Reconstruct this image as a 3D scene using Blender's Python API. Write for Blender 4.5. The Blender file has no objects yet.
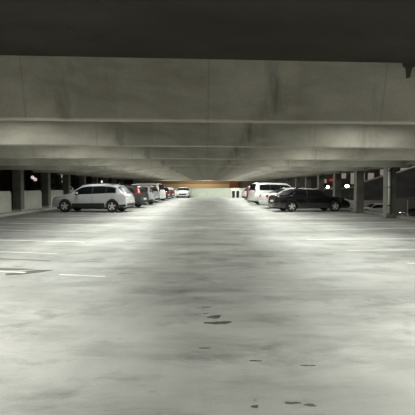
import bpy, bmesh, math, random
from mathutils import Vector, Matrix
random.seed(7)
C = bpy.context.scene.collection
PI = math.pi

# ------------------------------------------------------------------ materials
MATS = {}
def new_mat(name):
    m = bpy.data.materials.new(name); m.use_nodes = True
    nt = m.node_tree
    return m, nt, nt.nodes['Principled BSDF']

def mat(name, col, rough=0.5, metal=0.0, var=0.12, scale=6.0, coat=0.0, emit=None, emit_s=0.0, bump=0.0, alpha=None, spec=0.5):
    if name in MATS: return MATS[name]
    m, nt, b = new_mat(name)
    tc = nt.nodes.new('ShaderNodeTexCoord'); no = nt.nodes.new('ShaderNodeTexNoise')
    no.inputs['Scale'].default_value = scale; no.inputs['Detail'].default_value = 4
    nt.links.new(tc.outputs['Object'], no.inputs['Vector'])
    mx = nt.nodes.new('ShaderNodeMix'); mx.data_type = 'RGBA'
    mx.inputs['A'].default_value = tuple(c*(1-var) for c in col)+(1,)
    mx.inputs['B'].default_value = tuple(min(1, c*(1+var)) for c in col)+(1,)
    nt.links.new(no.outputs['Fac'], mx.inputs['Factor'])
    nt.links.new(mx.outputs['Result'], b.inputs['Base Color'])
    b.inputs['Roughness'].default_value = rough; b.inputs['Metallic'].default_value = metal
    b.inputs['Coat Weight'].default_value = coat; b.inputs['Coat Roughness'].default_value = 0.08
    b.inputs['Specular IOR Level'].default_value = spec
    if emit:
        b.inputs['Emission Color'].default_value = emit+(1,); b.inputs['Emission Strength'].default_value = emit_s
    if bump:
        bu = nt.nodes.new('ShaderNodeBump'); bu.inputs['Strength'].default_value = bump; bu.inputs['Distance'].default_value = 0.02
        nt.links.new(no.outputs['Fac'], bu.inputs['Height']); nt.links.new(bu.outputs['Normal'], b.inputs['Normal'])
    MATS[name] = m
    return m

def noise(nt, vec, scale, detail=5, rough=0.55, dist=0.0):
    n = nt.nodes.new('ShaderNodeTexNoise')
    n.inputs['Scale'].default_value = scale; n.inputs['Detail'].default_value = detail
    n.inputs['Roughness'].default_value = rough; n.inputs['Distortion'].default_value = dist
    nt.links.new(vec, n.inputs['Vector']); return n.outputs['Fac']
def mapping(nt, src, sc, rot=(0,0,0), loc=(0,0,0)):
    mp = nt.nodes.new('ShaderNodeMapping'); mp.inputs['Scale'].default_value = sc
    mp.inputs['Rotation'].default_value = rot; mp.inputs['Location'].default_value = loc
    nt.links.new(src, mp.inputs['Vector']); return mp.outputs['Vector']
def ramp(nt, fac, stops):
    r = nt.nodes.new('ShaderNodeValToRGB')
    e = r.color_ramp.elements
    while len(e) < len(stops): e.new(0.5)
    for k, (p, v) in enumerate(stops):
        e[k].position = p
        e[k].color = (v, v, v, 1) if not isinstance(v, tuple) else v+(1,)
    nt.links.new(fac, r.inputs['Fac']); return r.outputs['Color']
def mul(nt, a, b, fac=1.0, mode='MULTIPLY'):
    x = nt.nodes.new('ShaderNodeMix'); x.data_type = 'RGBA'; x.blend_type = mode
    if isinstance(fac, (int, float)): x.inputs['Factor'].default_value = fac
    else: nt.links.new(fac, x.inputs['Factor'])
    for s, v in (('A', a), ('B', b)):
        if isinstance(v, tuple): x.inputs[s].default_value = v+(1,)
        else: nt.links.new(v, x.inputs[s])
    return x.outputs['Result']

def floor_material():
    m, nt, b = new_mat('worn_concrete_floor')
    tc = nt.nodes.new('ShaderNodeTexCoord').outputs['Object']
    base = ramp(nt, noise(nt, tc, 0.45, 6, .6, .4), [(.30, (.42,.425,.395)), (.55, (.52,.525,.49)), (.75, (.61,.615,.58))])
    # long traffic wear along the aisle and sweeps across it
    s1 = ramp(nt, noise(nt, mapping(nt, tc, (.9, .10, 1)), 1.2, 5, .6, .3), [(.3, .86), (.6, 1.0)])
    s2 = ramp(nt, noise(nt, mapping(nt, tc, (.22, .75, 1), (0,0,.25)), 1.0, 6, .66, .25), [(.34, .70), (.50, .92), (.62, 1.0)])
    s3 = ramp(nt, noise(nt, mapping(nt, tc, (.30, .8, 1), (0,0,-.25), (5,3,0)), 2.0, 6, .68, .3), [(.36, .76), (.52, 1.0)])
    c = mul(nt, base, s1); c = mul(nt, c, s2); c = mul(nt, c, s3)
    # blotches
    bl = ramp(nt, noise(nt, mapping(nt, tc, (.7,1,1), loc=(3.1,7.7,0)), 1.6, 6, .66, .25), [(.53, 1.0), (.70, .60)])
    c = mul(nt, c, bl)
    # stalls on both sides of the aisle darkened, with a noisy edge
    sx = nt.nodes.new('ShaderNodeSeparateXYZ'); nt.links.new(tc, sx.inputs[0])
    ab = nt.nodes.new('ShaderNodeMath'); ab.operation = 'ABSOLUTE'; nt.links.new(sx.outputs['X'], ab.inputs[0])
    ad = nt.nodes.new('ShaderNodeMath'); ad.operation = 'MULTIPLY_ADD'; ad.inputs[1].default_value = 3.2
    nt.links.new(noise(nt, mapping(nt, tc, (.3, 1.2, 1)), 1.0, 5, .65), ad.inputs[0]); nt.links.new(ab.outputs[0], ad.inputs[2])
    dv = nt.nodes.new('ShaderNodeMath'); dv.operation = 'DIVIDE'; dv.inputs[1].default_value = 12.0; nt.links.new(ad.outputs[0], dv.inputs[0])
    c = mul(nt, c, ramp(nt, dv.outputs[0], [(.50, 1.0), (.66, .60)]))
    # small dark spots of oil and gum
    sp = ramp(nt, noise(nt, mapping(nt, tc, (1,1,1), loc=(11,2,0)), 5.5, 3, .5, .2), [(.69, 1.0), (.76, .38)])
    gate = ramp(nt, noise(nt, mapping(nt, tc, (1,1,1), loc=(-5,1,0)), .55, 2), [(.45, 0.0), (.62, 1.0)])
    c = mul(nt, c, sp, gate)
    # fine grain
    g = ramp(nt, noise(nt, tc, 60, 4, .7), [(.3, .88), (.7, 1.06)])
    c = mul(nt, c, g)
    nt.links.new(c, b.inputs['Base Color'])
    r = ramp(nt, noise(nt, tc, 1.3, 4), [(.3, .42), (.7, .68)])
    nt.links.new(r, b.inputs['Roughness'])
    b.inputs['Specular IOR Level'].default_value = .4
    bu = nt.nodes.new('ShaderNodeBump'); bu.inputs['Strength'].default_value = .25; bu.inputs['Distance'].default_value = .01
    nt.links.new(noise(nt, tc, 25, 6, .7), bu.inputs['Height']); nt.links.new(bu.outputs['Normal'], b.inputs['Normal'])
    return m

def concrete_material(name, lo, mid, hi, seam=0.0, stain=.6, scale=.8):
    m, nt, b = new_mat(name)
    tc = nt.nodes.new('ShaderNodeTexCoord').outputs['Object']
    c = ramp(nt, noise(nt, mapping(nt, tc, (.6, 1, 1.3)), scale, 6, .6, .4), [(.30, lo), (.52, mid), (.72, hi)])
    st = ramp(nt, noise(nt, mapping(nt, tc, (1.2, 1, .35), loc=(4,1,2)), 1.3, 5, .6, .3), [(.56, 1.0), (.72, stain)])
    c = mul(nt, c, st)
    if seam:
        sx = nt.nodes.new('ShaderNodeSeparateXYZ'); nt.links.new(tc, sx.inputs[0])
        a = nt.nodes.new('ShaderNodeMath'); a.operation = 'PINGPONG'; a.inputs[1].default_value = seam/2
        nt.links.new(sx.outputs['X'], a.inputs[0])
        line = ramp(nt, a.outputs[0], [(.0, .80), (.02, 1.0)])
        c = mul(nt, c, line)
        fl = nt.nodes.new('ShaderNodeMath'); fl.operation = 'DIVIDE'; fl.inputs[1].default_value = seam
        nt.links.new(sx.outputs['X'], fl.inputs[0])
        f2 = nt.nodes.new('ShaderNodeMath'); f2.operation = 'ROUND'; nt.links.new(fl.outputs[0], f2.inputs[0])
        wn = nt.nodes.new('ShaderNodeTexWhiteNoise'); wn.noise_dimensions = '1D'; nt.links.new(f2.outputs[0], wn.inputs['W'])
        c = mul(nt, c, ramp(nt, wn.outputs['Value'], [(0, .86), (1, 1.0)]))
    c = mul(nt, c, ramp(nt, noise(nt, tc, 35, 4, .7), [(.3, .9), (.7, 1.05)]))
    nt.links.new(c, b.inputs['Base Color']); b.inputs['Roughness'].default_value = .85
    b.inputs['Specular IOR Level'].default_value = .25
    bu = nt.nodes.new('ShaderNodeBump'); bu.inputs['Strength'].default_value = .2; bu.inputs['Distance'].default_value = .01
    nt.links.new(noise(nt, tc, 18, 6, .7), bu.inputs['Height']); nt.links.new(bu.outputs['Normal'], b.inputs['Normal'])
    return m

def brick_material(name, c1, c2, mortar, sc=1.0):
    m, nt, b = new_mat(name)
    tc = nt.nodes.new('ShaderNodeTexCoord').outputs['Object']
    mp = mapping(nt, tc, (sc, sc, sc), (PI/2, 0, 0))
    br = nt.nodes.new('ShaderNodeTexBrick'); nt.links.new(mp, br.inputs['Vector'])
    br.inputs['Color1'].default_value = c1+(1,); br.inputs['Color2'].default_value = c2+(1,); br.inputs['Mortar'].default_value = mortar+(1,)
    br.inputs['Scale'].default_value = 4; br.inputs['Mortar Size'].default_value = .012
    nt.links.new(br.outputs['Color'], b.inputs['Base Color']); b.inputs['Roughness'].default_value = .85
    return m

def paint_material():
    m, nt, b = new_mat('worn_white_line_paint')
    tc = nt.nodes.new('ShaderNodeTexCoord').outputs['Object']
    w = ramp(nt, noise(nt, mapping(nt, tc, (.6, 3, 1)), 3.0, 6, .7), [(.40, 0.0), (.60, 1.0)])
    c = mul(nt, (.86, .86, .82), (.60, .60, .56), w, 'MIX')
    nt.links.new(c, b.inputs['Base Color']); b.inputs['Roughness'].default_value = .6
    return m
def stain_material():
    m, nt, b = new_mat('dark_oil_stain')
    tc = nt.nodes.new('ShaderNodeTexCoord').outputs['Object']
    c = ramp(nt, noise(nt, tc, 9, 5, .7), [(.3, (.045,.045,.04)), (.7, (.16,.16,.145))])
    nt.links.new(c, b.inputs['Base Color']); b.inputs['Roughness'].default_value = .5
    return m

# ------------------------------------------------------------------ mesh helpers
def link(name, bm, m, parent=None, smooth=False):
    me = bpy.data.meshes.new(name)
    bmesh.ops.recalc_face_normals(bm, faces=bm.faces)
    bm.to_mesh(me); bm.free()
    if smooth:
        for p in me.polygons: p.use_smooth = True
    me.materials.append(m)
    o = bpy.data.objects.new(name, me); C.objects.link(o)
    if parent: o.parent = parent
    return o
def add_box(bm, x0, x1, y0, y1, z0, z1, bevel=0.0):
    t = bmesh.new()
    vs = [t.verts.new((x, y, z)) for z in (z0, z1) for y in (y0, y1) for x in (x0, x1)]
    for f in ((0,1,3,2), (4,6,7,5), (0,4,5,1), (2,3,7,6), (0,2,6,4), (1,5,7,3)): t.faces.new([vs[i] for i in f])
    if bevel: bmesh.ops.bevel(t, geom=t.edges[:], offset=bevel, segments=2, affect='EDGES', profile=.6)
    me = bpy.data.meshes.new('t'); t.to_mesh(me); t.free(); bm.from_mesh(me); bpy.data.meshes.remove(me)
def boxm(x0, x1, y0, y1, z0, z1, bevel=0.0):
    bm = bmesh.new(); add_box(bm, x0, x1, y0, y1, z0, z1, bevel); return bm
def lathe(prof, n=24, axis='Z', caps=True):
    bm = bmesh.new(); rings = []
    for r, h in prof:
        ring = []
        for k in range(n):
            a = 2*PI*k/n
            p = (r*math.cos(a), r*math.sin(a), h) if axis == 'Z' else (r*math.cos(a), h, r*math.sin(a))
            ring.append(bm.verts.new(p))
        rings.append(ring)
    for a, b in zip(rings, rings[1:]):
        for k in range(n): bm.faces.new((a[k], a[(k+1)%n], b[(k+1)%n], b[k]))
    for ring in (rings[0], rings[-1]) if caps else ():
        try: bm.faces.new(ring)
        except ValueError: pass
    return bm
def extrude_poly(pts, h0, h1, plane='XY'):
    """closed outline extruded between h0 and h1"""
    bm = bmesh.new()
    f = {'XY': lambda p, h: (p[0], p[1], h), 'XZ': lambda p, h: (p[0], h, p[1]), 'YZ': lambda p, h: (h, p[0], p[1])}[plane]
    a = [bm.verts.new(f(p, h0)) for p in pts]; b = [bm.verts.new(f(p, h1)) for p in pts]
    bm.faces.new(a); bm.faces.new(b)
    n = len(pts)
    for k in range(n): bm.faces.new((a[k], a[(k+1)%n], b[(k+1)%n], b[k]))
    return bm
def thing(name, label, cat, loc=(0,0,0), rz=0.0, group=None):
    o = bpy.data.objects.new(name, None); C.objects.link(o)
    o.empty_display_size = .3
    o.location = loc; o.rotation_euler = (0, 0, rz)
    o['label'] = label; o['category'] = cat
    if group: o['group'] = group
    return o
def tag(o, label, cat, group=None):
    o['label'] = label; o['category'] = cat
    if group: o['group'] = group
    return o
def struct(name, bm, m, loc=(0,0,0), label=None):
    o = link(name, bm, m); o.location = loc; o['kind'] = 'structure'
    if label: o['label'] = label
    return o

# ------------------------------------------------------------------ measures
EYE = 1.53
SLAB = 3.22            # underside of the slab
BEAM = 2.44            # underside of the beams
BAY = 4.35
SKEW = math.atan(.065)
XL, XR = -11.28, 8.85   # inner faces of the column rows
FAR = 65.0
LOW = -2.3             # lot outside, one half level down

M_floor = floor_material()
M_beam = concrete_material('board_formed_beam_concrete', (.28,.26,.215), (.44,.42,.355), (.60,.58,.50), seam=2.44, stain=.55)
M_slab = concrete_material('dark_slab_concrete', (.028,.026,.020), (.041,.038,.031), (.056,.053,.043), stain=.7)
M_col = concrete_material('column_concrete', (.15,.145,.125), (.21,.205,.178), (.27,.265,.23), stain=.75)
M_panel = concrete_material('pale_barrier_concrete', (.52,.52,.45), (.60,.60,.53), (.66,.66,.58), stain=.88)
M_curb = concrete_material('curb_concrete', (.40,.40,.35), (.50,.50,.45), (.56,.56,.51), stain=.8)
M_farwall = concrete_material('painted_end_wall', (.62,.66,.55), (.70,.74,.63), (.75,.78,.68), stain=.85)
M_paint = paint_material(); M_stain = stain_material()

# ------------------------------------------------------------------ the deck
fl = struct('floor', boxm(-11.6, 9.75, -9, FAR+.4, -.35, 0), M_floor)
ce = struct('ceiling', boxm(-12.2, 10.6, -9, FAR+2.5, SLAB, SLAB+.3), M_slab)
gd = struct('ground', boxm(-80, 90, -30, 140, LOW-.4, LOW), mat('outside_asphalt', (.10,.10,.095), .85, var=.3, scale=2))
struct('wall_far', boxm(-11.6, 9.75, FAR, FAR+.25, 0, 1.36, .015), M_farwall)
struct('curb_left', boxm(-11.6, -10.45, -9, FAR, 0, .13, .02), M_curb)
struct('curb_right', boxm(9.25, 9.75, -9, FAR, 0, .14, .02), M_col)
struct('wall_back', boxm(-11.6, 9.75, -9.3, -9, 0, SLAB), M_col)

# edge girders over the column rows
struct('trim_left', boxm(-11.75, -10.95, -9, FAR+.4, 2.64, SLAB), M_col)
struct('trim_right', boxm(8.8, 9.6, -9, FAR+.4, 2.50, SLAB), M_col)

# beams
ORD = ['nearest', 'second', 'third', 'fourth', 'fifth', 'sixth', 'seventh', 'eighth', 'ninth', 'tenth', 'eleventh', 'twelfth', 'thirteenth', 'fourteenth']
BEAM_D = [5.95, 9.69, 14.08, 18.9, 23.5] + [23.5+4.45*i for i in range(1, 10)]
def beam_bm():
    pts = [(-.27, SLAB-BEAM), (-.10,.02), (-.08,0), (.08,0), (.10,.02), (.27, SLAB-BEAM)]
    bm = extrude_poly(pts, -11.0, 9.15, 'YZ')
    return bm
beam0 = None
for i, d in enumerate([5.78-2*BAY, 5.78-BAY] + BEAM_D):
    if beam0 is None: b = beam0 = link('ceiling_beam', beam_bm(), M_beam)
    else:
        b = beam0.copy(); C.objects.link(b)
    b.location = (0, d+.10, BEAM); b.rotation_euler = (0, 0, SKEW if i == 2 else math.atan(.085))
    k = i-2
    if k < 0:
        b['kind'] = 'structure'; continue
    if 'kind' in b: del b['kind']
    if k == 0: lab = 'wide concrete ceiling beam nearest the camera, its whole tall face in view'
    elif k < 13: lab = '%s concrete ceiling beam counting away from the camera down the deck' % ORD[k]
    else: lab = 'last concrete ceiling beam, just before the pale end wall'
    tag(b, lab, 'beam', 'concrete ceiling beams')
first_beam = [o for o in C.objects if o.name.startswith('ceiling_beam') and o.get('label', '').startswith('wide')][0]
# the black V bracket near the right end of the first beam
M_black = mat('black_metal', (.025,.025,.022), .5, .4)
def v_bracket():
    pts = [(-.095,0), (.095,0), (.085,-.035), (.04,-.065), (.012,-.19), (-.012,-.19), (-.04,-.065), (-.085,-.035)]
    return extrude_poly(pts, -.282, -.17, 'XZ')
br = link('hanger_bracket', v_bracket(), mat('rusty_dark_steel', (.075,.068,.055), .8), first_beam); br.location = (2.74, 0, SLAB-BEAM-.005); br['label'] = 'black V-shaped bracket'

# columns
def column(x0, x1, y0, y1, z1, label, group, base=None):
    o = thing('concrete_column', label, 'column', ((x0+x1)/2, (y0+y1)/2, 0), 0, group)
    w, h = (x1-x0)/2, (y1-y0)/2
    link('shaft', boxm(-w, w, -h, h, .12, z1, .025), M_col, o)
    link('base_curb', boxm(-w-.10, w+.10, -h-.12, h+.12, 0, .22, .05), base or M_curb, o)
    return o
LC = [25.2 + BAY*k for k in range(8)]
lab_l = ['concrete column at the left edge of the photo, between two low barrier panels',
 'concrete column just ahead of the nose of the silver SUV',
 'concrete column seen over the bonnet of the silver SUV',
 'concrete column seen over the windscreen of the silver SUV, fourth in the left row',
 'fifth concrete column of the left row, above the roof of the silver SUV',
 'sixth concrete column of the left row, beyond the silver SUV',
 'seventh concrete column of the left row, beyond the dark grey crossover',
 'last concrete column of the left row, by the far end wall']
for k, d in enumerate(LC):
    column(XL-.15, XL+.35, d, d+.48, 2.66, lab_l[k], 'columns of the left row')
RC = [21.2 + BAY*k for k in range(9)]
lab_r = ['large dark concrete column nearest on the right with a pipe beside it',
 'second concrete column of the right row, in front of the nose of the black sedan',
 'third concrete column of the right row, above the bonnet of the black sedan',
 'fourth concrete column of the right row, above the windscreen of the black sedan',
 'fifth concrete column of the right row, above the roof of the black sedan',
 'sixth concrete column of the right row, above the boot of the black sedan',
 'seventh concrete column of the right row, beyond the boxy white SUV',
 'eighth concrete column of the right row, beyond the parked dark coupe',
 'last concrete column of the right row, near the end wall']
for k, d in enumerate(RC):
    column(XR, XR+.45, d, d+.5, 2.52, lab_r[k], 'columns of the right row', M_col)
# pipe beside the big right column
p = thing('drain_pipe', 'pale vertical pipe on the corner of the large right column', 'pipe', (XR+.07, 21.2-.085, 0))
M_pipe = mat('galvanised_pipe', (.60,.60,.55), .5, .1)
link('pipe', lathe([(.065, .23), (.065, 2.50)], 18), M_pipe, p, True)
for z in (.6, 1.5, 2.3):
    link('clamp', lathe([(.068, z), (.08, z), (.08, z+.05), (.068, z+.05)], 18), M_black, p)

# low barrier panels between the left columns, one top corner rounded
def barrier(y0, y1, label):
    L = y1-y0; r = .22; h = 1.30
    pts = [(0, .13), (L, .13)] + [(L-r+r*math.cos(a), h-r+r*math.sin(a)) for a in [PI/2*q/8 for q in range(9)]] + [(0+.06, h), (0, h-.06)]
    o = link('barrier_panel', extrude_poly(pts, -.10, .10, 'YZ'), M_panel); o.location = (XL+.02, y0, 0)
    tag(o, label, 'barrier', 'low concrete barriers of the left side')
barrier(LC[0]-BAY+.75, LC[0]-.75, 'pale low concrete barrier cut off by the left edge of the photo')
names = ['pale low concrete barrier between the first and second left columns, left of the silver SUV',
         'pale low concrete barrier directly ahead of the silver SUV',
         'pale low concrete barrier half hidden behind the bonnet of the silver SUV']
for k in range(3): barrier(LC[k]+.62, LC[k+1]-.62, names[k])
for k in range(3, 7): barrier(LC[k]+.62, LC[k+1]-.62, ['pale low concrete barrier behind the windows of the silver SUV','pale low concrete barrier behind the dark grey crossover','pale low concrete barrier behind the tall white SUV','pale low concrete barrier last before the end wall'][k-3])

# painted stall lines and stains: marks on the floor, parts of it
def stall_line(x, y, L, ang, side, w=.10):
    """from aisle end (x,y) outwards"""
    a = ang
    dx, dy = (math.cos(a)*side, math.sin(a))
    bm = bmesh.new(); n = 14
    rows = []
    for i in range(n+1):
        t = i/n
        e0 = w/2*(1+random.uniform(-.15,.1)); e1 = w/2*(1+random.uniform(-.15,.1))
        px, py = dx*L*t, dy*L*t
        rows.append((bm.verts.new((px-dy*e0, py+dx*e0, 0)), bm.verts.new((px+dy*e1, py-dx*e1, 0))))
    for r, s in zip(rows, rows[1:]): bm.faces.new((r[0], s[0], s[1], r[1]))
    g = bmesh.ops.extrude_face_region(bm, geom=bm.faces[:])
    bmesh.ops.translate(bm, verts=[v for v in g['geom'] if isinstance(v, bmesh.types.BMVert)], vec=(0,0,.003))
    o = link('stall_line', bm, M_paint, fl); o.location = (x, y, .0005)
ANG = math.radians(11)
for x, y, L in ((-1.75, 7.28, .85), (-3.25, 7.62, 3.0), (-3.45, 9.80, 6.4), (-3.4, 11.85, 6.5)):
    stall_line(x, y, L, ANG, -1)
for k in range(18): stall_line(-3.8, 14.6+2.65*k, 5.6, ANG, -1)
for x, y, L in ((4.0, 8.55, 3.0), (3.35, 10.3, 5.5), (2.9, 12.45, 6.0)): stall_line(x, y, L, ANG*.35, 1)
for k in range(17): stall_line(3.9, 15.2+2.65*k, 4.9, ANG, 1)
def stain(x, y, rx, ry, seed, m=None, name='oil_stain'):
    rnd = random.Random(seed); n = 22
    ph = [rnd.uniform(0, 6.28) for _ in range(4)]
    pts = []
    for k in range(n):
        a = 2*PI*k/n
        r = 1 + .22*math.sin(2*a+ph[0]) + .16*math.sin(3*a+ph[1]) + .12*math.sin(5*a+ph[2]) + .08*math.sin(7*a+ph[3])
        pts.append((rx*r*math.cos(a), ry*r*math.sin(a)))
    o = link(name, extrude_poly(pts, 0, .002), m or M_stain, fl); o.location = (x, y, .0004)
for k, s in enumerate([(.085, 5.0, .085, .05), (.125, 4.78, .13, .055), (-.015, 5.42, .055, .014), (-.02, 5.14, .025, .010), (.60, 2.98, .045, .016), (.72, 2.95, .04, .016), (.33, 2.93, .03, .014),
                       (.86, 3.62, .055, .014), (-.03, 4.02, .045, .012), (.42, 3.72, .05, .012)]):
    stain(*s, seed=k)
M_patch = mat('dark_asphalt_patch', (.12,.12,.11), .8, var=.3, scale=14)
o = link('asphalt_patch', extrude_poly([(-3.15,7.55), (-2.72,7.9), (-2.42,7.88), (-2.58,7.66), (-2.86,7.46), (-3.08,7.42)], 0, .003), M_patch, fl); o.location = (-.42, -.02, .0004)
o = link('asphalt_patch', extrude_poly([(-5.2,8.05), (-3.15,7.86), (-2.8,7.92), (-3.05,8.0), (-5.2,8.2)], 0, .003), M_patch, fl); o.location = (-.4, 0, .0004)
o = link('asphalt_patch', extrude_poly([(-6.0,9.35), (-3.9,8.95), (-3.3,8.80), (-3.25,8.88), (-3.9,9.05), (-6.0,9.5)], 0, .003), mat('floor_crack_filler', (.22,.22,.20), .8, var=.3, scale=10), fl); o.location = (0, 0, .0004)

# ------------------------------------------------------------------ cars
def pchip(pts):
    xs = [p[0] for p in pts]; ys = [p[1] for p in pts]; n = len(xs)
    h = [xs[i+1]-xs[i] for i in range(n-1)]; dl = [(ys[i+1]-ys[i])/h[i] for i in range(n-1)]
    d = [0]*n; d[0] = dl[0]; d[-1] = dl[-1]
    for i in range(1, n-1):
        if dl[i-1]*dl[i] > 0:
            w1 = 2*h[i]+h[i-1]; w2 = h[i]+2*h[i-1]
            d[i] = (w1+w2)/(w1/dl[i-1]+w2/dl[i])
    def f(x):
        if x <= xs[0]: return ys[0]
        if x >= xs[-1]: return ys[-1]
        i = 0
        while x > xs[i+1]: i += 1
        t = (x-xs[i])/h[i]
        return (ys[i]*(1+2*t)*(1-t)**2 + d[i]*h[i]*t*(1-t)**2 + ys[i+1]*t*t*(3-2*t) + d[i+1]*h[i]*t*t*(t-1))
    return f

SPEC = {
 'crossover': dict(L=4.78, W=1.93, H=1.72, wr=.375, ax=(.88, 3.86), belt=[(0,1.02),(.6,1.13),(2,1.06),(3.6,1.00),(4.78,.9)], sill=.30,
    top=[(0,.50),(.03,.74),(.07,.98),(.13,1.07),(.40,1.38),(.62,1.58),(.95,1.66),(1.6,1.71),(2.3,1.70),(2.75,1.64),(3.1,1.46),(3.55,1.15),(3.72,1.10),(4.3,1.01),(4.6,.90),(4.73,.70),(4.78,.48)],
    rg=(.15,.56), ws=(2.85,3.52), win=[(.62,1.22),(1.28,2.08),(2.14,3.22)], tl=(.055,.20,.52,.93), hl=(4.38,4.72,.62,.86), rails=True, clad=True),
 'compact': dict(L=4.55, W=1.82, H=1.66, wr=.34, ax=(.90, 3.52), belt=[(0,1.05),(.6,1.06),(2,1.02),(3.3,.98),(4.55,.88)], sill=.28,
    top=[(0,.50),(.03,.78),(.06,1.0),(.11,1.12),(.24,1.38),(.36,1.56),(.6,1.62),(1.3,1.66),(2.0,1.65),(2.5,1.58),(2.9,1.36),(3.25,1.10),(3.45,1.05),(4.1,.95),(4.4,.84),(4.51,.66),(4.55,.46)],
    rg=(.12,.33), ws=(2.6,3.22), win=[(.52,1.05),(1.11,1.86),(1.92,3.0)], tl=(.075,.37,.56,.88), hl=(4.15,4.48,.62,.86), rails=False, clad=True),
 'boxy': dict(L=5.13, W=2.0, H=1.88, wr=.39, ax=(1.02, 3.97), belt=[(0,1.18),(.6,1.20),(2,1.17),(3.7,1.12),(5.13,1.0)], sill=.34,
    top=[(0,.52),(.03,.86),(.05,1.10),(.09,1.22),(.17,1.56),(.27,1.80),(.5,1.86),(1.5,1.88),(2.6,1.86),(3.0,1.80),(3.25,1.62),(3.62,1.28),(3.8,1.22),(4.7,1.14),(4.98,1.02),(5.09,.80),(5.13,.50)],
    rg=(.095,.25), ws=(3.05,3.58), win=[(.42,1.38),(1.45,2.30),(2.37,3.36)], tl=(.05,.14,.50,.87), hl=(4.72,5.06,.66,.88), rails=True, clad=False),
 'sedan': dict(L=4.88, W=1.85, H=1.46, wr=.335, ax=(1.03, 3.80), belt=[(0,.93),(.8,.98),(2,.95),(3.4,.91),(4.88,.78)], sill=.22,
    top=[(0,.46),(.03,.72),(.07,.92),(.15,1.00),(.45,1.04),(.72,1.08),(1.05,1.24),(1.42,1.38),(1.85,1.45),(2.3,1.46),(2.7,1.41),(3.05,1.25),(3.48,1.00),(3.65,.96),(4.3,.87),(4.68,.74),(4.83,.58),(4.88,.42)],
    rg=(.76,1.40), ws=(2.78,3.46), win=[(1.12,1.98),(2.05,3.12)], tl=(.05,.16,.50,.92), hl=(4.42,4.80,.62,.86), rails=False, clad=False),
 'hatch': dict(L=4.35, W=1.78, H=1.48, wr=.325, ax=(.82, 3.44), belt=[(0,.98),(.6,1.02),(2,.95),(3.2,.92),(4.35,.8)], sill=.22,
    top=[(0,.46),(.03,.74),(.07,.96),(.13,1.04),(.34,1.26),(.54,1.38),(.95,1.45),(1.6,1.48),(2.1,1.46),(2.5,1.37),(2.85,1.18),(3.15,1.01),(3.3,.97),(3.9,.87),(4.2,.74),(4.31,.58),(4.35,.42)],
    rg=(.15,.50), ws=(2.5,3.10), win=[(.62,.98),(1.04,1.78),(1.85,2.9)], tl=(.05,.17,.50,.90), hl=(3.95,4.28,.62,.86), rails=False, clad=False),
}
M_tyre = mat('tyre_rubber', (.018,.018,.018), .8, var=.2, scale=20)
M_under = mat('dark_underbody', (.012,.012,.012), .9)
M_glass = mat('dark_tinted_car_glass', (.006,.007,.008), .32, 0, .1, spec=.10)
M_clad = mat('black_plastic_cladding', (.028,.028,.028), .6)
M_alloy = mat('bright_alloy', (.74,.74,.72), .35, .25, .08)
M_red = mat('red_lamp_lens', (.42,.012,.02), .2, 0, .15, coat=.6)
M_smoke = mat('smoked_lamp_lens', (.05,.012,.014), .15, 0, .15, coat=.6)
M_pale = mat('pale_lamp_lens', (.50,.36,.36), .2, .1, .15, coat=.6)
M_clear = mat('clear_lamp_lens', (.62,.63,.62), .12, .2, .1, coat=.8)
M_plate = mat('plate_white', (.65,.66,.64), .5)
M_chrome = mat('chrome_trim', (.6,.6,.6), .15, 1.0)

def wheel_parts(car, x, ysgn, r, half):
    w = .215
    prof = [(r*.62,-w/2),(r*.80,-w/2),(r*.95,-w/2+.015),(r,-w/2+.05),(r,w/2-.05),(r*.95,w/2-.015),(r*.80,w/2),(r*.62,w/2)]
    ty = link('wheel', lathe(prof, 28, 'Y', False), M_tyre, car, True)
    ty.location = (x, ysgn*(half-w/2-.005), r)
    bm = bmesh.new()
    def merge(t):
        me = bpy.data.meshes.new('t'); t.to_mesh(me); t.free(); bm.from_mesh(me); bpy.data.meshes.remove(me)
    s = ysgn
    yo = s*(w/2-.012)
    merge(lathe([(r*.60, yo-s*.05),(r*.66, yo),(r*.70, yo+s*.006),(r*.70, yo-s*.06)], 28, 'Y', False))   # rim lip
    merge(lathe([(.015, yo),(r*.17, yo),(r*.19, yo-s*.02),(r*.19, yo-s*.06)], 16, 'Y'))           # hub
    for k in range(5):
        a0 = 2*PI*k/5 + PI/2
        t = bmesh.new()
        ca, sa = math.cos(a0), math.sin(a0)
        vs = []
        for yy in (yo-s*.05, yo-s*.008):
            for rr, ww in ((r*.12, r*.10), (r*.64, r*.135)):
                for q in (-1, 1):
                    vs.append(t.verts.new((rr*ca - q*ww*sa, yy, rr*sa + q*ww*ca)))
        for f in ((0,1,3,2),(4,6,7,5),(0,4,5,1),(2,3,7,6),(0,2,6,4),(1,5,7,3)): t.faces.new([vs[i] for i in f])
        merge(t)
    link('rim', bm, M_alloy, ty)
    bd = link('brake_disc', lathe([(.02, yo-s*.10),(r*.60, yo-s*.10),(r*.60, yo-s*.075),(.02, yo-s*.075)], 20, 'Y'), M_clad, ty)

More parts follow.
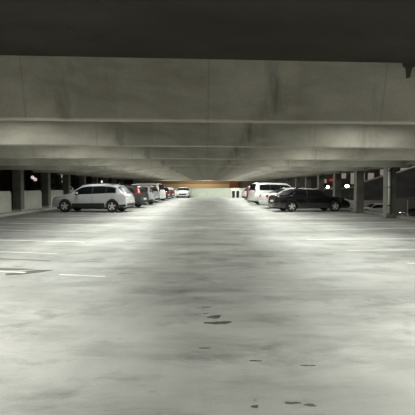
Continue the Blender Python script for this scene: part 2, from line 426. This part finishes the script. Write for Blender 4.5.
def car(kind, paint, label, cat, rear, heading, z=0.0, group=None, detail=True, name=None, lamp=None):
    """rear = world point under the middle of the rear bumper; heading in degrees"""
    S = SPEC[kind]; L, W, H = S['L'], S['W'], S['H']
    root = thing(name or {'crossover':'suv','compact':'crossover_car','boxy':'suv','sedan':'sedan','hatch':'hatchback'}[kind], label, cat, (rear[0], rear[1], z), math.radians(heading), group)
    top = pchip(S['top']); belt = pchip(S['belt'])
    wr = S['wr']; ar = wr*1.17
    def zbot(x):
        zb = S['sill']
        e = .28
        if x < e: zb += (.10)*(1-x/e)
        if x > L-e: zb += (.06)*(1-(L-x)/e)
        for a in S['ax']:
            if abs(x-a) < ar: zb = max(zb, wr + math.sqrt(max(0, ar*ar-(x-a)**2)))
        return zb
    def hw(x):
        p = 1.0
        e = .75
        if x < e: p -= .13*(1-x/e)**2.6
        e = 1.15
        if x > L-e: p -= .22*(1-(L-x)/e)**2.6
        return W/2*p
    Hb = belt(L*.45)
    def P(x, v, off=0.0):
        zt, zb, w = top(x), zbot(x), hw(x)
        c = min(.09, max(.02, (zt-zb)*.22))
        zs = min(belt(x), zt-c-.015)
        zs = max(zs, zb+.01)
        def low_y(z):
            t = (z-S['sill'])/(Hb-S['sill'])
            t = max(0, min(1.2, t))
            return w*(.925 + .075*math.sin(min(1, t/.55)*PI/2) - .05*max(0, t-.55)/.45)
        ys = low_y(zs)
        zr = max(zt-c, zs+.005)
        yr = ys - (.235*(zr-zs)/(H-Hb))*W/2
        if v <= .5:
            z = zb + (zs-zb)*v/.5; y = low_y(z)
        elif v <= .8:
            t = (v-.5)/.3; z = zs+(zr-zs)*t; y = ys+(yr-ys)*t - .012*math.sin(PI*t)*(-1)
        elif v <= .9:
            t = (v-.8)/.1*PI/2; rr = min(.16, yr*.3)
            y = yr - rr*(1-math.cos(t)); z = zr+(zt-zr)*math.sin(t)
        else:
            t = (v-.9)/.1; rr = min(.16, yr*.3)
            y = (yr-rr)*(1-t); z = zt + .028*(1-(1-t)**2)
        return Vector((x, y, z))
    def N(x, v):
        e = .004
        a = P(min(L, x+e), v)-P(max(0, x-e), v); b = P(x, min(1, v+e))-P(x, max(0, v-e))
        if v >= .996: b = Vector((0,-1,0))
        n = b.cross(a) if a.length > 0 and b.length > 0 else Vector((0,1,0))
        n.normalize()
        if n.y < -.001: n = -n
        elif abs(n.y) <= .05 and n.z < 0 and v > .5: n = -n
        return n
    # stations
    st = set()
    nL = 54 if detail else 30
    for i in range(nL+1): st.add(round(L*i/nL, 4))
    for q in (.01,.03,.05,.07,.09,.12,.15,.2,.25): st.add(q); st.add(round(L-q, 4))
    for a in S['ax']:
        for k in range(-10 if detail else -6, 11 if detail else 7):
            st.add(round(a + ar*math.sin(k/(10 if detail else 6)*PI/2)*.9995, 4))
        st.add(round(a-ar-.004, 4)); st.add(round(a+ar+.004, 4))
    for p in S['top']: st.add(round(p[0], 4))
    st = sorted(s for s in st if 0 <= s <= L)
    vv = [0,.06,.12,.2,.28,.36,.43,.5,.56,.65,.74,.8,.825,.85,.875,.9,.925,.95,.975,1.0]
    bm = bmesh.new(); rings = []
    for x in st:
        half = [P(x, v) for v in vv]
        ring = [bm.verts.new(p) for p in half] + [bm.verts.new((p.x, -p.y, p.z)) for p in reversed(half[:-1])]
        rings.append(ring)
    n = len(rings[0])
    for a, b in zip(rings, rings[1:]):
        for k in range(n): bm.faces.new((a[k], a[(k+1)%n], b[(k+1)%n], b[k]))
    bm.faces.new(rings[0]); bm.faces.new(rings[-1])
    body = link('body', bm, paint, root, True)
    # underbody between the wheels
    link('underbody', boxm(.25, L-.3, -W/2+.26, W/2-.26, .20 if kind != 'boxy' else .26, .62, .03), M_under, root)
    def patch(name, x0, x1, v0, v1, m, sides=(1,-1), nu=10, nv=6, off=.006, v0f=None, whole=False, parent=root, skew=0.0):
        bm = bmesh.new()
        for s in sides:
            g = []
            for i in range(nu+1):
                row = []
                for j in range(nv+1):
                    v = v0+(v1-v0)*j/nv
                    xa = x0 + (x1-x0)*i/nu
                    xa = max(.002, min(L-.002, xa + skew*(j/nv)*(1-i/nu if skew > 0 else i/nu)))
                    p = P(xa, v) + N(xa, v)*off
                    row.append(bm.verts.new((p.x, s*max(0, p.y), p.z)))
                g.append(row)
            for i in range(nu):
                for j in range(nv): bm.faces.new((g[i][j], g[i+1][j], g[i+1][j+1], g[i][j+1]))
        bmesh.ops.remove_doubles(bm, verts=bm.verts, dist=.0005)
        return link(name, bm, m, parent, True)
    patch('windshield', S['ws'][0], S['ws'][1], .835, 1.0, M_glass, nu=10, nv=10)
    patch('rear_window', S['rg'][0], S['rg'][1], .845, 1.0, M_glass, nu=10, nv=10)
    for s in (1, -1):
        patch('window_surround', S['win'][0][0]+.03, S['win'][-1][1]-.03, .53, .775, M_clad, (s,), nu=30, nv=6, off=.003, skew=0.0)
        for k, (a, b) in enumerate(S['win']):
            patch('side_window', a, b, .535, .775, M_glass, (s,), nu=14, nv=6, skew=(.16 if k == 0 else 0.0))
        a, b, v0, v1 = S['tl']; patch('taillight', a, b, v0, v1, lamp or M_red, (s,), nu=6, nv=12, off=.008)
        a, b, v0, v1 = S['hl']; patch('headlight', a, b, v0, v1, M_clear, (s,), nu=8, nv=8, off=.007)
    if S['clad']:
        x0, x1 = S['ax'][0]+ar+.02, S['ax'][1]-ar-.02
        for s in (1, -1): patch('sill_cladding', x0, x1, 0.0, .17, M_clad, (s,), nu=8, nv=4)
        [patch('bumper_cladding', .012, S['ax'][0]-ar-.02, 0, .12, M_clad, (s,), nu=6, nv=3) for s in (1, -1)]
    # grille and plates
    g = boxm(L-.06, L+.008, -W*.27, W*.27, .40, .62, .02); link('grille', g, M_clad, root)
    g = boxm(-.012, .05, -.26, .26, .60, .72, .005) ; link('license_plate', g, M_plate, root)
    xb = S['rg'][0]
    # rear emblem strip and bumper step
    link('rear_bumper', boxm(-.03, .10, -W*.38, W*.38, .40, .55, .03), M_clad if S['clad'] else paint, root)
    if detail:
        for s in (1, -1):
            xm = S['win'][-1][1]-.18
            p = P(xm, .56)
            g = bmesh.new(); add_box(g, xm-.06, xm+.07, s*(p.y+.03), s*(p.y+.20), p.z+.0, p.z+.14, .03)
            mi = link('side_mirror', g, paint, root)
            for (a, b) in S['win'][-2:]:
                q = P(a+.10, .45)
                g = bmesh.new(); add_box(g, a+.04, a+.22, s*(q.y-.01), s*(q.y+.03), q.z-.035, q.z-.005, .01)
                link('door_handle', g, paint, root)
                # door seams
                for xx in (a-.035,):
                    g = bmesh.new(); prev = None
                    for j in range(9):
                        v = .08+.42*j/8
                        if zbot(xx) > S['sill']+.02: v = .3+.2*j/8
                        p1 = P(xx-.007, v)+N(xx, v)*.004; p2 = P(xx+.007, v)+N(xx, v)*.004
                        cur = [g.verts.new((p1.x, s*p1.y, p1.z)), g.verts.new((p2.x, s*p2.y, p2.z))]
                        if prev: g.faces.new((prev[0], prev[1], cur[1], cur[0]))
                        prev = cur
                    link('door_seam', g, M_clad, root)
        if S['rails']:
            for s in (1, -1):
                g = bmesh.new(); xs = [S['rg'][1]+.25+i*(S['ws'][0]-.25-S['rg'][1]-.25)/8 for i in range(9)]
                prev = None
                for i, xx in enumerate(xs):
                    p = P(xx, .87); lift = .05 if 0 < i < 8 else .0
                    c = [g.verts.new((xx, s*(p.y+o1), p.z+lift+o2)) for o1, o2 in ((-.015,0),(.015,0),(.015,.025),(-.015,.025))]
                    if prev:
                        for k in range(4): g.faces.new((prev[k], prev[(k+1)%4], c[(k+1)%4], c[k]))
                    prev = c
                link('roof_rail', g, M_clad, root)
        fx = S['rg'][1]+.28; fz = top(fx)+.02
        link('antenna', extrude_poly([(fx-.09, fz), (fx+.09, fz), (fx-.06, fz+.06), (fx-.09, fz+.06)], -.015, .015, 'XZ'), paint, root)
    for a in S['ax']:
        for s in (1, -1): wheel_parts(root, a, s, wr, W/2-.01)
    return root

P_silver = mat('silver_car_paint', (.60,.61,.625), .33, .1, .04, coat=.7)
P_grey = mat('dark_grey_car_paint', (.05,.053,.053), .3, .2, .05, coat=.8)
P_lsilver = mat('pale_silver_car_paint', (.50,.51,.52), .33, .3, .04, coat=.7)
P_white = mat('white_car_paint', (.78,.78,.76), .3, 0, .02, coat=.8)
P_black = mat('black_car_paint', (.010,.010,.011), .2, 0, .1, coat=1.0)
P_dark = mat('charcoal_car_paint', (.03,.032,.036), .25, .3, .1, coat=1.0)
T = 8.0
HL, HR = 180-T, T
HL2, HR2 = 180-13, 13
car('crossover', P_silver, 'silver SUV seen side-on, nearest car in the left row', 'car', (-4.70, 26.4), HL, group='cars parked on the left', lamp=M_pale)
car('compact', P_grey, 'dark grey crossover with tall red taillights behind the silver SUV', 'car', (-4.62, 31.9), HL2, group='cars parked on the left')
car('compact', P_lsilver, 'pale silver crossover between the dark grey crossover and the tall white SUV', 'car', (-4.35, 37.2), HL2, group='cars parked on the left', lamp=M_smoke)
car('boxy', P_white, 'tall white SUV in the left row with a dark rear window', 'car', (-4.4, 42.6), HL2, group='cars parked on the left')
car('sedan', P_dark, 'charcoal sedan in the left row just beyond the tall white SUV', 'car', (-4.3, 47.9), HL2, group='cars parked on the left')
car('hatch', P_black, 'small black hatchback in the left row near the end wall', 'car', (-4.25, 53.2), HL2, group='cars parked on the left', detail=False)
car('hatch', P_white, 'small white hatchback last in the left row', 'car', (-4.2, 58.3), HL2, group='cars parked on the left', detail=False)
car('sedan', P_white, 'white sedan facing the camera against the far end wall', 'car', (-3.5, 64.9), -90, detail=True)
car('sedan', P_black, 'black sedan seen side-on, nearest car in the right row', 'car', (4.0, 26.9), HR, group='cars parked on the right', lamp=M_smoke)
car('sedan', P_white, 'white sedan with a red taillight partly hidden behind the black sedan', 'car', (3.95, 30.9), HR2, group='cars parked on the right')
car('boxy', P_white, 'tall boxy white SUV in the middle of the right row', 'car', (3.68, 36.5), HR2, group='cars parked on the right')
car('sedan', P_black, 'low black car just beyond the boxy white SUV in the right row', 'car', (3.95, 41.2), HR2, group='cars parked on the right')
car('crossover', P_white, 'white SUV farthest along the right row, next to the low black car', 'car', (3.85, 45.2), HR2, group='cars parked on the right')
# lot outside on the right, half a level down
car('compact', P_white, 'white SUV down in the lower lot, between the two big right columns', 'car', (14.4, 46.4), -35, z=LOW, group='cars in the lower lot', detail=False)
car('sedan', P_dark, 'dark sedan down in the lower lot at the right edge', 'car', (22.0, 48.5), 4, z=LOW, group='cars in the lower lot', detail=False)
car('compact', P_lsilver, 'pale car down in the lower lot behind the dark sedan', 'car', (24.6, 57.6), 185, z=LOW, group='cars in the lower lot', detail=False)
car('sedan', P_white, 'white car down in the lower lot past the nose of the black sedan', 'car', (13.1, 45.8), 75, z=LOW+.45, group='cars in the lower lot', detail=False)

# ------------------------------------------------------------------ bins by the end wall
M_bin = mat('dark_bin_plastic', (.03,.032,.03), .55)
for k, (x, lab) in enumerate(((3.72, 'dark round bin by the end wall, the left one of two'), (4.32, 'dark round bin by the end wall, the right one of two'))):
    t = thing('trash_bin', lab, 'bin', (x, 61.5, 0), 0, 'bins by the end wall')
    link('barrel', lathe([(.17,0),(.19,.02),(.22,.85),(.23,.87)], 20), M_bin, t, True)
    link('lid', lathe([(.235,.87),(.235,.92),(.15,.99),(.03,1.0)], 20), M_bin, t, True)
t = thing('utility_cabinet', 'white metal utility cabinet behind the two dark bins', 'cabinet', (4.25, 63.2, 0))
M_cab = mat('white_cabinet_metal', (.78,.78,.74), .45)
link('cabinet_body', boxm(-.75, .75, -.35, .35, 0, 1.30, .03), M_cab, t)
link('door', boxm(-.68, -.01, -.375, -.35, .1, 1.2, .008), M_cab, t); link('door', boxm(.01, .68, -.375, -.35, .1, 1.2, .008), M_cab, t)
link('cabinet_roof', boxm(-.8, .8, -.42, .42, 1.30, 1.36, .02), M_cab, t)

# ------------------------------------------------------------------ beyond the end wall: brick building in sodium light
M_brick = brick_material('orange_brick', (.38,.28,.19), (.33,.24,.16), (.40,.30,.2))
M_cream = mat('cream_stone', (.72,.60,.40), .8, var=.1)
b = thing('brick_building', 'orange brick building with a cream band beyond the end wall', 'building', (-3, 74, LOW))
link('wall', boxm(-14, 9.1, 0, 1, 0, 9), M_brick, b)
link('stone_band', boxm(-6.5, 8.2, -.12, 0, 3.62, 4.32, .02), M_cream, b)
link('pilaster', boxm(6.75, 8.3, -.3, 0, 0, 9, .03), brick_material('deep_terracotta_brick', (.46,.18,.09), (.38,.15,.07), (.3,.16,.08)), b)
link('end_wall', boxm(9.1, 20, .0, .9, 0, 9), mat('grey_render', (.30,.30,.27), .85), b)

# ------------------------------------------------------------------ outside right: sloping ramp, lit level under it
M_ramp = concrete_material('dark_ramp_concrete', (.09,.09,.085), (.12,.12,.115), (.15,.15,.14), stain=.8)
M_rampc = mat('pale_ramp_coping', (.62,.57,.50), .7)
RT = pchip([(9.0,1.25), (12.0,1.30), (13.4,1.45), (14.5,1.92), (16.2,2.45), (17.3,2.72), (19.3,3.38), (24,5.0)])
xs = [9.0+.5*i for i in range(31)]
ramp_t = thing('sloping_ramp', 'dark sloping concrete ramp with a pale top edge outside on the right', 'ramp', (0, 40, 0))
link('parapet', extrude_poly([(x, .32 if x < 16 else .32+.10*(x-16)) for x in xs] + [(x, RT(x)) for x in reversed(xs)], 0, .3, 'XZ'), M_ramp, ramp_t)
bm = bmesh.new()
for a, c in zip(xs, xs[1:]):
    va = [bm.verts.new((x, y, RT(x)+dz)) for x in (a, c) for y in (-.06, .36) for dz in (0, .10)]
    for f in ((0,1,3,2),(4,6,7,5),(0,4,5,1),(2,3,7,6),(0,2,6,4),(1,5,7,3)): bm.faces.new([va[i] for i in f])
bmesh.ops.remove_doubles(bm, verts=bm.verts, dist=.001)
link('coping', bm, M_rampc, ramp_t)
link('deck', extrude_poly([(x, .30 if x < 16 else .30+.10*(x-16)) for x in xs] + [(x, .75 if x < 16 else .75+.10*(x-16)) for x in reversed(xs)], .3, 7, 'XZ'), M_ramp, ramp_t)
for x in (9.4, 23.5):
    link('pier', boxm(x, x+.5, .5, 1.0, LOW, 2.2 if x > 20 else .5), M_ramp, ramp_t)
struct('wall_lower_lot', boxm(8, 40, 62, 62.4, LOW, 1.4), mat('pale_lot_wall', (.24,.235,.205), .8))
# thin post
t = thing('sign_post', 'thin grey post outside near the right edge', 'post', (17.0, 36.5, LOW))
link('pole', lathe([(.035,0),(.035,2.7)], 10), M_alloy, t); link('foot_plate', boxm(-.12,.12,-.12,.12,0,.03), M_black, t)

# buildings and lamps farther off, right
M_bld = mat('pale_building_render', (.42,.38,.33), .85, var=.1)
M_lit = mat('lit_window_glass', (.8,.76,.66), .4, emit=(1.0,.90,.74), emit_s=.10)
M_dk = mat('dark_window_glass', (.02,.02,.025), .2)
b = thing('street_building', 'pale street building with lit windows and a red sign beyond the ramp', 'building', (26, 85, LOW))
link('wall', boxm(-10, 8, 0, 6, 0, 12), M_bld, b)
for x, z, w, h, m in ((-4.2,4.6,1.7,.8,M_lit), (-4.2,3.6,1.7,.9,M_dk), (-7.6,3.4,.9,.9,M_lit), (-.9,5.5,2.2,1.1,M_lit), (2.2,4.4,2.8,2.2,M_lit), (5.6,4.4,1.2,2.2,M_lit), (-7.6,4.9,.9,.7,M_lit), (-8.9,3.6,.8,.9,M_lit)):
    f = link('window', boxm(x-.08, x+w+.08, -.06, .0, z-.08, z+h+.08), M_black, b)
    link('pane', boxm(x, x+w, -.09, -.06, z, z+h), m, f)
link('sign', boxm(-1.9, .2, -.25, -.09, 5.05, 5.38, .03), mat('red_lit_sign', (.5,.03,.03), .4, emit=(1.0,.10,.09), emit_s=.22), b)
link('awning', extrude_poly([(-.9,4.2),(0,4.5),(0,4.3),(-.9,4.1)], -2.2, .6, 'YZ'), M_brick, b)
b = thing('parking_building', 'grey building block behind the pale street building', 'building', (44, 92, LOW))
link('wall', boxm(-9, 22, 0, 6, 0, 10.5), mat('grey_building_render', (.26,.25,.23), .85), b)
for k in range(5):
    f = link('window', boxm(-8+5*k, -4.6+5*k, -.06, 0, 6.2, 8.0), M_black, b); link('pane', boxm(-7.9+5*k, -4.7+5*k, -.09, -.06, 6.3, 7.9), M_lit, f)

M_lamp = mat('lit_lamp_globe', (1,.97,.9), .4, emit=(1.0,.96,.88), emit_s=14)
def street_lamp(x, y, z, label, heads=((0,0),), power=60, col=(1,.94,.84), r=.17, globe=M_lamp):
    t = thing('street_lamp', label, 'lamp', (x, y, LOW), 0, 'street lamps outside')
    h = z-LOW
    link('pole', lathe([(.10,0),(.10,.3),(.05,.32),(.045,h-.15)], 12), M_black, t, True)
    for dx, dz in heads:
        if dx:
            link('arm', boxm(min(0,dx), max(0,dx), -.02, .02, h-.2+dz, h-.16+dz), M_black, t)
        g = link('globe', lathe([(r*math.sin(a), -r*math.cos(a)) for a in [PI*(q+.05)/8.1 for q in range(9)]], 14), globe, t, True)
        g.location = (dx, 0, h+dz)
    if power:
        l = bpy.data.lights.new('street_lamp_light', 'POINT'); l.energy = power; l.color = col; l.shadow_soft_size = r*1.05
        lo = bpy.data.objects.new('street_lamp_light', l); C.objects.link(lo); lo.location = (x, y, z)
street_lamp(16.75, 60, 1.52, 'lit street lamp left of the third right column', power=900, r=.2)
street_lamp(18.8, 58, 1.62, 'lit street lamp between the second and third right columns', power=900, r=.25)

# ------------------------------------------------------------------ outside left: brick wall, trees, lamp
b = thing('brick_house', 'dark red brick house outside the left edge', 'building', (-24, 40, LOW))
link('wall', boxm(-10, 4.6, 0, 6, 0, 9), brick_material('dark_red_brick', (.12,.04,.03), (.09,.03,.025), (.08,.06,.05)), b)
f = link('window', boxm(1.6, 2.9, -.06, 0, 3.2, 5.0), M_black, b); link('pane', boxm(1.7, 2.8, -.08, -.06, 3.3, 4.9), M_dk, f)
link('roof', extrude_poly([(-.6,9),(6.6,9),(3,11)], -10.4, 5.0, 'YZ'), M_black, b)
b = thing('apartment_house', 'dark house with small lit windows behind the trees on the left', 'building', (-22, 58, LOW))
link('wall', boxm(-4, 12, 0, 6, 0, 9), mat('dark_render', (.06,.055,.05), .85), b)
M_warm = mat('bright_window_glass', (.8,.78,.72), .4, emit=(1.0,.95,.90), emit_s=.5)
rw = random.Random(4)
for i in range(3, 11):
    for zz in (3.4, 4.2, 5.0, 5.8):
        if rw.random() < .4: continue
        x = -3.4+1.4*i + rw.uniform(-.15, .15)
        f = link('window', boxm(x-.06, x+.46, -.05, 0, zz-.06, zz+.56), M_black, b); link('pane', boxm(x, x+.4, -.08, -.05, zz, zz+.5), M_warm, f)
M_leaf = mat('dark_green_leaves', (.10,.12,.08), .35, var=.5, scale=3)
M_bark = mat('tree_bark', (.06,.045,.035), .9)
def tree(x, y, h, cr, n, label, seed):
    rnd = random.Random(seed)
    t = thing('tree', label, 'tree', (x, y, LOW), 0, 'trees outside the left side')
    bm = lathe([(.16,0),(.12,h*.3),(.08,h*.7),(.03,h*.9)], 10)
    link('trunk', bm, M_bark, t, True)
    bm = bmesh.new()
    for k in range(n):
        d = Vector((rnd.gauss(0,1), rnd.gauss(0,1), rnd.gauss(0,1))).normalized()*(rnd.random()**.45)
        c = Vector((d.x*cr, d.y*cr, h*.62+d.z*h*.40))
        s = rnd.uniform(.08,.19)
        u = Vector((rnd.gauss(0,1), rnd.gauss(0,1), rnd.gauss(0,1))).normalized(); w = u.orthogonal().normalized()
        bm.faces.new([bm.verts.new(c+u*s), bm.verts.new(c+w*s*.5), bm.verts.new(c-u*s), bm.verts.new(c-w*s*.5)])
    link('foliage', bm, M_leaf, t)
tree(-15.9, 43, 6.2, 1.6, 1500, 'dark leafy tree outside beyond the second left column', 1)
tree(-14.3, 38.6, 5.6, 1.5, 1100, 'dark leafy tree outside by the nose of the silver SUV', 2)
tree(-14.9, 48, 6.0, 1.7, 1000, 'dark leafy tree outside above the bonnet of the silver SUV', 3)
street_lamp(-13.95, 34.6, 2.2, 'twin lit street lamp outside between the first and second left columns', heads=((-.10,.10),(.12,-.06)), power=0, r=.14, globe=mat('soft_lit_globe', (1,.93,.9), .4, emit=(1,.88,.84), emit_s=.28))

# ------------------------------------------------------------------ lamps of the deck and added fill lamps
def area(name, loc, sx, sy, power, col, rot=(0,0,0)):
    l = bpy.data.lights.new(name, 'AREA'); l.shape = 'RECTANGLE'; l.size = sx; l.size_y = sy; l.energy = power; l.color = col
    o = bpy.data.objects.new(name, l); C.objects.link(o); o.location = loc; o.rotation_euler = rot
    return o
LAMP = (.975, 1.0, .93)
def spread(o, deg): o.data.spread = math.radians(deg); return o
for k in range(0, 13):
    d = (BEAM_D[k]+BEAM_D[k+1])/2 + .21
    for x in (-3.7, 3.7):
        spread(area('deck_or_fill_lamp', (x, d + x*.065, SLAB-.10), 1.2, .3, 52 if k == 0 else 70, LAMP), 165)
for x in (-3.6, 3.6): area('deck_or_fill_lamp', (x, -4.6, SLAB-.10), 1.2, .3, 150, LAMP)
for x in (-3.6, 3.6): spread(area('deck_or_fill_lamp', (x, 3.6, SLAB-.10), 1.2, .3, 75, (.995,.99,.92)), 126)  # unseen fill pair added to lift the near floor and its bounce
for x in (-6, 0, 5): area('deck_or_fill_lamp', (x, 62.6, SLAB-.10), 1.2, .3, 45, LAMP)  # extra lamps added to brighten the end wall
for k in range(1, 9):  # outer fill rows added to brighten barriers, column faces and cars
    for x in (-7.4, 7.0): area('deck_or_fill_lamp', (x, (BEAM_D[k]+BEAM_D[k+1])/2 + .1 + x*.085, SLAB-.08), 1.2, .3, 16, LAMP)
# wall lamp on the brick building, sodium
area('sodium_wall_lamp', (-1, 69.5, 5.2), 3.0, .3, 150, (1.0,.80,.54), (math.radians(50), 0, 0))
# strip lights in the lower lot, then fill lamps for its cars and the ramp
for x in (14, 20, 27): area('lower_lot_lamp', (x, 54, 3.2), 1.5, .3, 24, (1.0,.97,.86))
for x in (14.5, 22.0): area('lower_car_fill_lamp', (x, 41.2, .22), 1.5, .3, 330, (1.0,.97,.9))  # added under the ramp to light the near sides of the lower-lot cars
area('upper_ramp_lamp', (21, 43, 7.5), 1.5, .4, 120, (1.0,.93,.84))
area('ramp_fill_lamp', (17, 30, 6.5), .8, .4, 60, (1.0,.97,.9), (math.radians(62), 0, 0))  # unseen lamp added to lift the dark ramp face

# ------------------------------------------------------------------ night sky
w = bpy.data.worlds.new('night_sky'); bpy.context.scene.world = w; w.use_nodes = True
bg = w.node_tree.nodes['Background']; bg.inputs['Color'].default_value = (.10,.085,.08,1); bg.inputs['Strength'].default_value = .06

# ------------------------------------------------------------------ camera
cam = bpy.data.cameras.new('camera'); co = bpy.data.objects.new('camera', cam); C.objects.link(co)
cam.sensor_width = 36; cam.lens = 36*430/415; cam.clip_end = 400
co.location = (0, 0, EYE); co.rotation_euler = (math.radians(90-2.73), 0, 0)
sc = bpy.context.scene; sc.camera = co
sc.view_settings.view_transform = 'Standard'; sc.view_settings.look = 'None'; sc.view_settings.gamma = 1
sc.view_settings.use_curve_mapping = False
sc.view_settings.exposure = 0.93
